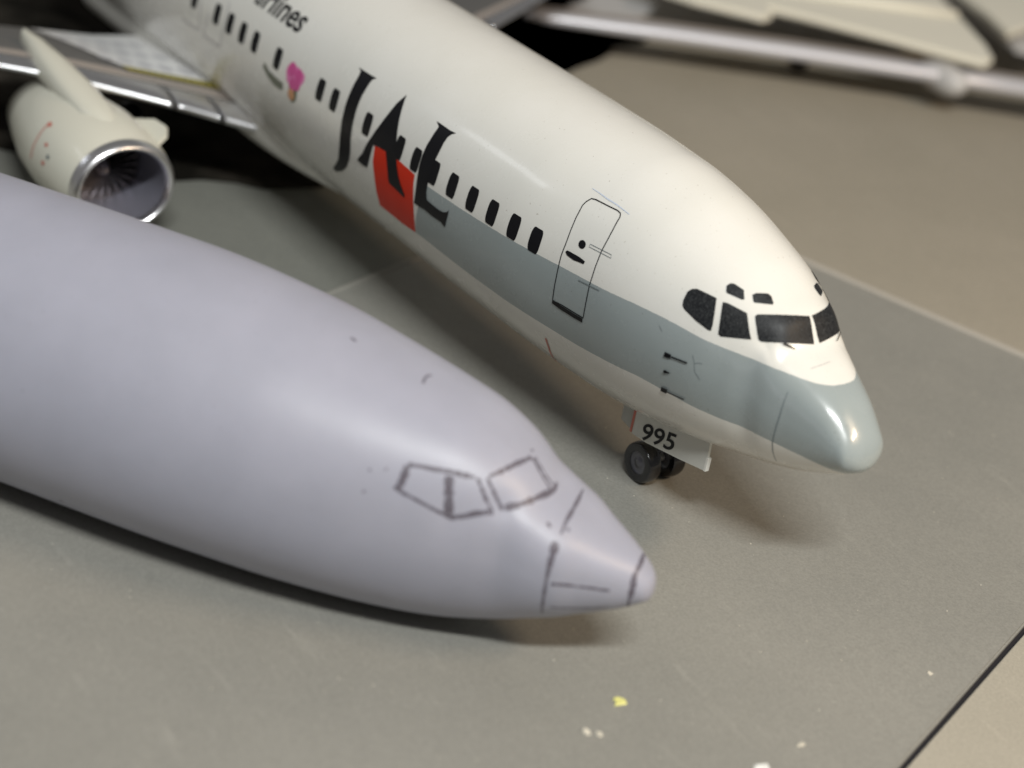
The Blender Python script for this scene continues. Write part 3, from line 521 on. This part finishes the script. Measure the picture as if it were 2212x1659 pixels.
# pale inner panel of the near wing, its grey cells and the yellow and black walkway dashes
def wpatch(name, poly, m_, off, parent):
    P = [Vector(p) for p in poly]; D_ = []
    for a, b in zip(P, P[1:] + P[:1]):
        n = max(1, int((b - a).length / .08))
        for i in range(n): D_.append(a.lerp(b, i / n))
    pts = list(D_); nb = len(D_)
    for y in np.arange(min(p.x for p in D_), max(p.x for p in D_), .12):
        for u in np.arange(min(p.y for p in D_), max(p.y for p in D_), .04):
            if inside(Vector((y, u)), D_): pts.append(Vector((y, u)))
    r = geometry.delaunay_2d_cdt(pts, [(i, (i + 1) % nb) for i in range(nb)], [], 1, 1e-5)
    V = [Vector(wpt(v.x, v.y, 1)) + Vector((0, 0, off)) for v in r[0]]
    F = []
    for f in r[2]:
        if inside(sum((r[0][i] for i in f), Vector((0, 0))) / 3, D_):
            a, b, c = (V[i] for i in f); F.append(tuple(f) if (b - a).cross(c - a).z > 0 else tuple(f)[::-1])
    return pyd(name, V, F, m_, parent)
pp = wpatch('pale_panel', [(1.3, .29), (3.0, .30), (3.35, .5), (3.8, .97), (1.3, .97)], M_WTOP, .022, wg)
for i in range(5):
    for j in range(3):
        yc, uc = 1.75 + i * .36 + j * .10, .42 + j * .18
        wpatch('grey_cell', [(yc + .12 * math.cos(a), uc + .045 * math.sin(a)) for a in np.linspace(0, 6.28, 13)[:-1]], M_CELL, .03, pp)
wpatch('black_strip', [(1.5, .245), (3.05, .245), (3.05, .315), (1.5, .315)], M_BLACK, .034, wg)
for i in range(13):
    y = 1.53 + i * .117
    wpatch('yellow_dash', [(y, .242), (y + .058, .242), (y + .10, .31), (y + .042, .31)], M_YEL, .040, wg)
# engines
def engine(sg):
    c = (13.78, 4.5 * sg, -2.09)
    N_ = lathe('engine_nacelle', [(.22, 1.0), (.5, 1.06), (1.0, 1.11), (1.8, 1.12), (2.6, 1.03), (3.3, .86), (3.9, .70), (3.9, .62)], c, 'x', M_CREAM, plane, 64, .9, .93)
    lathe('intake_lip', [(.24, 1.003), (.12, .985), (.05, .955), (.01, .915), (0, .89), (.01, .865), (.05, .84), (.14, .815)], c, 'x', M_CHROME, N_, 64, .9, .93)
    lathe('intake_duct', [(.13, .818), (.4, .79), (.9, .76), (1.3, .75)], c, 'x', M_DUCT, N_, 64, .9, .93)
    lathe('fan_disc', [(1.22, .001), (1.22, .76)], c, 'x', M_TYRE, N_, 48, .9, .93)
    lathe('spinner', [(.85, .001), (.88, .05), (1.0, .13), (1.16, .19), (1.2, .2)], c, 'x', M_FAN, N_, 32)
    for k in range(24):
        a = 2 * math.pi * k / 24; V = []
        for r, tw, wd in ((.18, .5, .10), (.45, .8, .14), (.72, 1.05, .17)):
            for sd in (-1, 1):
                aa = a + sd * wd * math.sin(tw) / r * .42; V.append((c[0] + 1.1 + sd * wd * .5 * math.cos(tw), c[1] + math.cos(aa) * r, c[2] + math.sin(aa) * r * .9))
        pyd('fan_blade', V, [(0, 1, 3, 2), (2, 3, 5, 4)], M_FAN, N_, False)
    # pylon riding up over the wing
    V = []; ST = [(14.4, .10, -1.16), (14.7, .46, -1.08), (15.2, .66, -1.0), (16.2, .68, -.90), (17.2, .56, -.82), (18.1, .36, -.78), (18.7, .14, -.80)]
    for x, w1, zt in ST:
        for yy, z in ((-w1 / 2, -1.25), (-w1 / 2, zt - .12), (-w1 * .32, zt - .03), (0, zt), (w1 * .32, zt - .03), (w1 / 2, zt - .12), (w1 / 2, -1.25)): V.append((x, c[1] + yy, z))
    pyd('pylon', V, grid_faces(len(ST), 7, False, True), M_CREAM, plane)
    # chine on the inboard side
    a = math.radians(38); ca, sa = math.cos(a), math.sin(a)
    def ch(x, r): return (c[0] + x, c[1] - sg * ca * r, c[2] + sa * r * .9)
    poly = [ch(.55, 1.0), ch(.62, 1.28), ch(.85, 1.42), ch(1.25, 1.38), ch(1.75, 1.08)]
    tn = Vector((0, sa, sg * ca)) * .035; n = 5
    V = [Vector(p) + tn for p in poly] + [Vector(p) - tn for p in poly]
    pyd('chine', V, [tuple(range(n)), tuple(range(2 * n - 1, n - 1, -1))] + [(i, i + n, (i + 1) % n + n, (i + 1) % n) for i in range(n)], M_CREAM, N_, False)
    if sg > 0:
        def nm(name, pts, wd, m_):
            # short printed marks on the nacelle skin: (x, angle)
            V = []
            for x, a_ in pts:
                r = np.interp(x, [.22, .5, 1.0, 1.8, 2.6], [1.0, 1.06, 1.11, 1.12, 1.03]) + .012
                for d in (-wd / 2, wd / 2): V.append((c[0] + x + d, c[1] + math.cos(a_) * r, c[2] + math.sin(a_) * r * .9))
            pyd(name, V, grid_faces(len(pts), 2, False), m_, N_)
        nm('red_stripe', [(1.62, a_) for a_ in np.linspace(.72, .05, 10)], .03, M_REDF)
        nm('red_dot', [(1.58, .80), (1.58, .72)], .12, M_REDF); nm('red_dot', [(1.25, .50), (1.25, .44)], .10, M_REDF)
        nm('dark_mark', [(1.02, .36), (1.02, .29)], .10, M_LINE); nm('red_dot', [(1.12, .20), (1.12, .14)], .12, M_REDF)
engine(1); engine(-1)
for sg in (1, -1):
    tube('main_gear_strut', [(18.4, 2.6 * sg, -1.4), (18.4, 2.6 * sg, ZG + .45)], .12, M_STRUT, plane)
    for dy in (-.3, .3): wheel(plane, (18.4, 2.6 * sg + dy, ZG + .45 - .085), .45, .3)
# ------------------------------------------------------------------ grey resin fuselage
XR_ = [0, .06, .15, .3, .6, 1.0, 1.4, 1.8, 2.2, 2.7, 3.3, 4, 5, 6.5, 9., 14, 30.]
RT = [-0.586, -0.348, -0.256, -0.12, 0.039, 0.224, 0.42, 0.624, 0.935, 1.261, 1.527, 1.706, 1.93, 2.228, 2.473, 2.507, 2.508]
RB = [-0.586, -0.773, -0.832, -0.951, -1.118, -1.318, -1.525, -1.708, -1.908, -2.08, -2.245, -2.358, -2.435, -2.488, -2.503, -2.506, -2.502]
RW = [0.0, 0.225, 0.325, 0.41, 0.6, 0.814, 1.024, 1.108, 1.158, 1.333, 1.544, 1.765, 2.036, 2.297, 2.479, 2.514, 2.51]
RE = [2.1, 2.1, 2.2, 2.3, 2.5, 2.7, 2.8, 2.8, 2.75, 2.65, 2.5, 2.35, 2.2, 2.1, 2, 2, 2]
yaw, rx, ry, pit, rs = 0.57291369, -0.13421256, 3.63421361, -0.00792699, 0.80341948
def rplace(v):
    cy, sy = math.cos(yaw), math.sin(yaw); x, y, z = v[..., 0] * rs, v[..., 1] * rs, v[..., 2] * rs
    x2 = x * math.cos(pit) - z * math.sin(pit); z2 = x * math.sin(pit) + z * math.cos(pit)
    return np.stack([rx + x2 * cy - y * sy, ry + x2 * sy + y * cy, z2 + ZG + 2.5 * rs], -1)
RBd = Body(XR_, RT, RB, RW, RE, 7.0, rplace, [(RD['s_bot'][::-1], .035, .22), ([(a, abs(b)) for a, b in RD['w_bot2']], .02, .2)])
res_ = empty('resin_fuselage', (3.0, 5.6, ZG), 'bare lavender grey resin airliner fuselage with pencilled cockpit windows, lying on the mat in front', 'model part')
RBd.mesh('fuselage_shell', np.concatenate([[.00002], np.linspace(.03, .6, 26)**2, np.linspace(.39, 7, 110), np.linspace(7.2, 17, 34)]), M_RESIN, res_, 144, True)
PW = dict(w_top=.075, w_aft=.11, w_bot1=.06, w_bot2=.085, w_mid=.14, w_fwd=.05, s_l=.05, s_top=.08, s_r=.06, s_r2=.035, s_bot=.10, s_tick=.07,
          ring1a=[.02, .06, .05, .07, .03], ring1b=[.13, .10, .06, .05, .05, .04, .02], ring2a=[.06, .09, .07], ring2b=[.08, .10, .05, .04], nl1=.05, nl2=.035)
for k, v in RD.items():
    if k.startswith('dot'): RBd.ribbon('pencil_speck', v, .04 if k != 'dot8' else .03, M_PEN, res_, off=.004)
    else: RBd.ribbon('pencil_line', v, np.array(PW[k]) * .8 if isinstance(PW[k], list) else PW[k] * .8, M_PEN, res_, off=.004, step=.025, jit=.45)
# ------------------------------------------------------------------ debris on the mat
def flake(name, c, pts, h, m_, label, cat, group=None):
    n = len(pts); V = [(c[0] + x, c[1] + y, ZG + .004) for x, y in pts] + [(c[0] + x * .8, c[1] + y * .8, ZG + h * random.uniform(.7, 1.2)) for x, y in pts]
    F = [tuple(range(n, 2 * n)), tuple(range(n))[::-1]] + [(i, (i + 1) % n, (i + 1) % n + n, i + n) for i in range(n)]
    o = pyd(name, V, F, m_, None, False); o['label'] = label; o['category'] = cat
    if group: o['group'] = group
    return o
M_YF = mat('yellow_flake', (0.72, 0.70, 0.25), .4); M_WF = mat('white_flake', (0.82, 0.83, 0.80), .5); M_CF = mat('cream_flake', (0.66, 0.62, 0.52), .5)
flake('plastic_flake', (-.30, 3.95), [(-.10, -.06), (-.02, -.10), (.08, -.03), (.06, .06), (.0, .05), (-.06, .12)], .03, M_YF, 'tiny bright yellow flake lying on the mat below the resin nose', 'flake')
flake('plastic_chip', (-.72, 4.60), [(-.05, -.03), (.0, -.05), (.05, .0), (.02, .04), (-.04, .03)], .03, M_CF, 'small cream crumb on the mat, nearer the dark gap of a pair', 'crumb', 'crumbs of plastic on the mat')
flake('plastic_chip', (-.62, 4.72), [(-.07, -.02), (.0, -.05), (.06, .01), (.03, .05), (-.04, .04)], .03, M_CF, 'larger cream crumb on the mat, left one of a pair', 'crumb', 'crumbs of plastic on the mat')
flake('plastic_sliver', (-1.97, 2.27), [(-.02, -.07), (.03, -.06), (.03, .03), (.0, .08), (-.03, .0)], .02, M_CF, 'thin pale sliver on the mat near the dark gap', 'crumb', 'crumbs of plastic on the mat')
flake('paper_scrap', (-2.13, 3.08), [(-.30, .05), (.08, -.16), (.13, .02), (.05, .12), (-.2, .22)], .02, M_WF, 'pointed white scrap at the bottom edge of the photo', 'scrap')
flake('plastic_sliver', (-1.6, -.55), [(-.03, -.05), (.05, -.02), (.02, .03), (-.04, .04)], .015, M_CF, 'faint pale sliver on the mat at the far right beside the dark gap', 'crumb', 'crumbs of plastic on the mat')
# pale dust scattered on the mat: nobody could count it
V, F = [], []
for i in range(600):
    a = random.uniform(.3, 12.8); b = random.uniform(-8, 17); r = random.choice((.006, .007, .009, .013)); p = on(a, b); k = len(V); t0 = random.random() * 6
    for j in range(4): V.append((p[0] + math.cos(t0 + j * 1.57) * r * random.uniform(.5, 1.3), p[1] + math.sin(t0 + j * 1.57) * r, ZG + .004))
    V.append((p[0], p[1], ZG + .004 + r * .8))
    F += [(k + j, k + (j + 1) % 4, k + 4) for j in range(4)]
o = pyd('dust', V, F, M_CF, None, False); o['kind'] = 'stuff'; o['label'] = 'fine pale dust scattered over the mat'; o['category'] = 'dust'
M_CR2 = mat('cream_card', (0.80, 0.77, 0.66), .5)
bw = empty('second_model_wing', (18.2, -16.6, ZG), 'out of focus silver edged wing of a second model, under the notched cream panel', 'model part')
tube('leading_edge', [(22.0, -10.1, -2.2), (21.65, -10.7, -2.2), (20.08, -13.48, -2.2), (18.15, -16.62, -2.2), (15.91, -19.95, -2.2), (13.6, -23.2, -2.2)], [.10, .20, .24, .25, .26, .28], mat('satin_silver', (.62, .62, .66), .32, metal=.25), bw, 24, .8)
prism('wing_panel', [(21.9, -10.3), (22.6, -10.9), (21.0, -13.9), (19.1, -17.1), (16.8, -20.5), (14.6, -23.9), (13.7, -23.2), (15.95, -19.9), (18.2, -16.6), (20.1, -13.4)], -2.32, -2.16, M_BGREY, bw, .02)
sp = tube('landing_leg', [(19.3, -17.4, -2.3), (19.3, -17.4, ZG + .1)], .12, M_STRUT, bw)
tube('landing_leg', [(16.2, -21.6, -2.3), (16.2, -21.6, ZG + .01)], .12, M_STRUT, bw)
lathe('wheel', [(-.16, .03), (-.16, .2), (-.1, .28), (.1, .28), (.16, .2), (.16, .03)], (19.4, -17.7, ZG + .28), 'y', M_TYRE, bw, 24)
lathe('nacelle_cap', [(-.42, .02), (-.36, .18), (-.2, .32), (.0, .38), (.3, .40), (.8, .36), (1.2, .2), (1.3, .02)], (15.75, -19.75, -2.28), 'x', M_LG, bw, 28)
cp_ = empty('cream_panel_part', (18.4, -19.8, ZG), 'blurred cream coloured model panel with a notched edge, leaning above the silver edged wing', 'model part')
bm_pts = [(21.8, -14.4), (20.94, -14.79), (19.43, -16.01), (19.55, -16.45), (20.12, -16.85), (19.47, -17.41), (17.4, -18.9), (15.32, -20.28), (15.6, -20.9), (16.45, -21.57), (19.09, -23.2), (22.5, -25.2), (26.0, -18.0)]
prism('panel', bm_pts, -1.78, -1.56, M_CR2, cp_, .06)
tube('panel_rib', [(21.8, -17.0, -1.5), (19.6, -21.0, -1.5), (18.6, -22.7, -1.5)], .12, M_CR2, cp_)
for p in ((22.0, -16.0), (17.6, -20.9), (21.5, -22.0)): tube('panel_leg', [(p[0], p[1], -1.7), (p[0], p[1], ZG - .08)], .2, M_CR2, cp_)
c2 = empty('cream_panel_part', (18.6, -25.6, ZG), 'blurred cream model panel cut off by the top right corner of the photo', 'model part')
prism('panel', [(18.9, -24.3), (17.2, -23.3), (17.6, -24.6), (18.1, -25.9), (20.0, -28.5), (24, -29), (23, -26)], -1.78, -1.56, M_CR2, c2, .05)
prism('panel_base', [(17.0, -23.6), (15.9, -24.2), (18.0, -28.5), (23, -29.5), (22.5, -26.5)], -2.1, -1.95, M_LG, c2, .03)
tube('panel_leg', [(20, -27, -1.7), (20, -27, ZG - .08)], .3, M_CR2, c2)
prism('panel_offcut', [(21.6, -13.2), (22.9, -15.4), (24.2, -14.4), (23.2, -12.4)], -2.6, -2.45, M_LG, cp_, .02)
# near-black sheet added as painted shadow under and behind the wings
M_SHADE = mat('painted_shade_black', (.02, .018, .015), .9, spec=.05); _n = NT(M_SHADE)
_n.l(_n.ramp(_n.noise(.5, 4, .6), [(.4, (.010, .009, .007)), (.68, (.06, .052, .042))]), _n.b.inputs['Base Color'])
shade_edge = [(19.5, 16), (19.2, 7), (18.6, 5), (17.4, 3.6), (16.6, 2.8), (16.35, 2.2), (16.3, 1.7), (16.0, 1.1), (15.6, .7), (15.4, -.5), (16.5, -3), (18.0, -6), (19.6, -9), (20.6, -11.0), (21.0, -12.0), (21.4, -12.7), (21.9, -13.2), (22.1, -14.4), (22.6, -15.3), (24.5, -15.6), (38, -14), (38, 16)]
bb = prism('shade_sheet', shade_edge, ZG - .07, ZG - .03, M_SHADE)
bb['label'] = 'painted shadow: thin near-black sheet added for the shade under and behind the airliner wings'; bb['category'] = 'sheet'
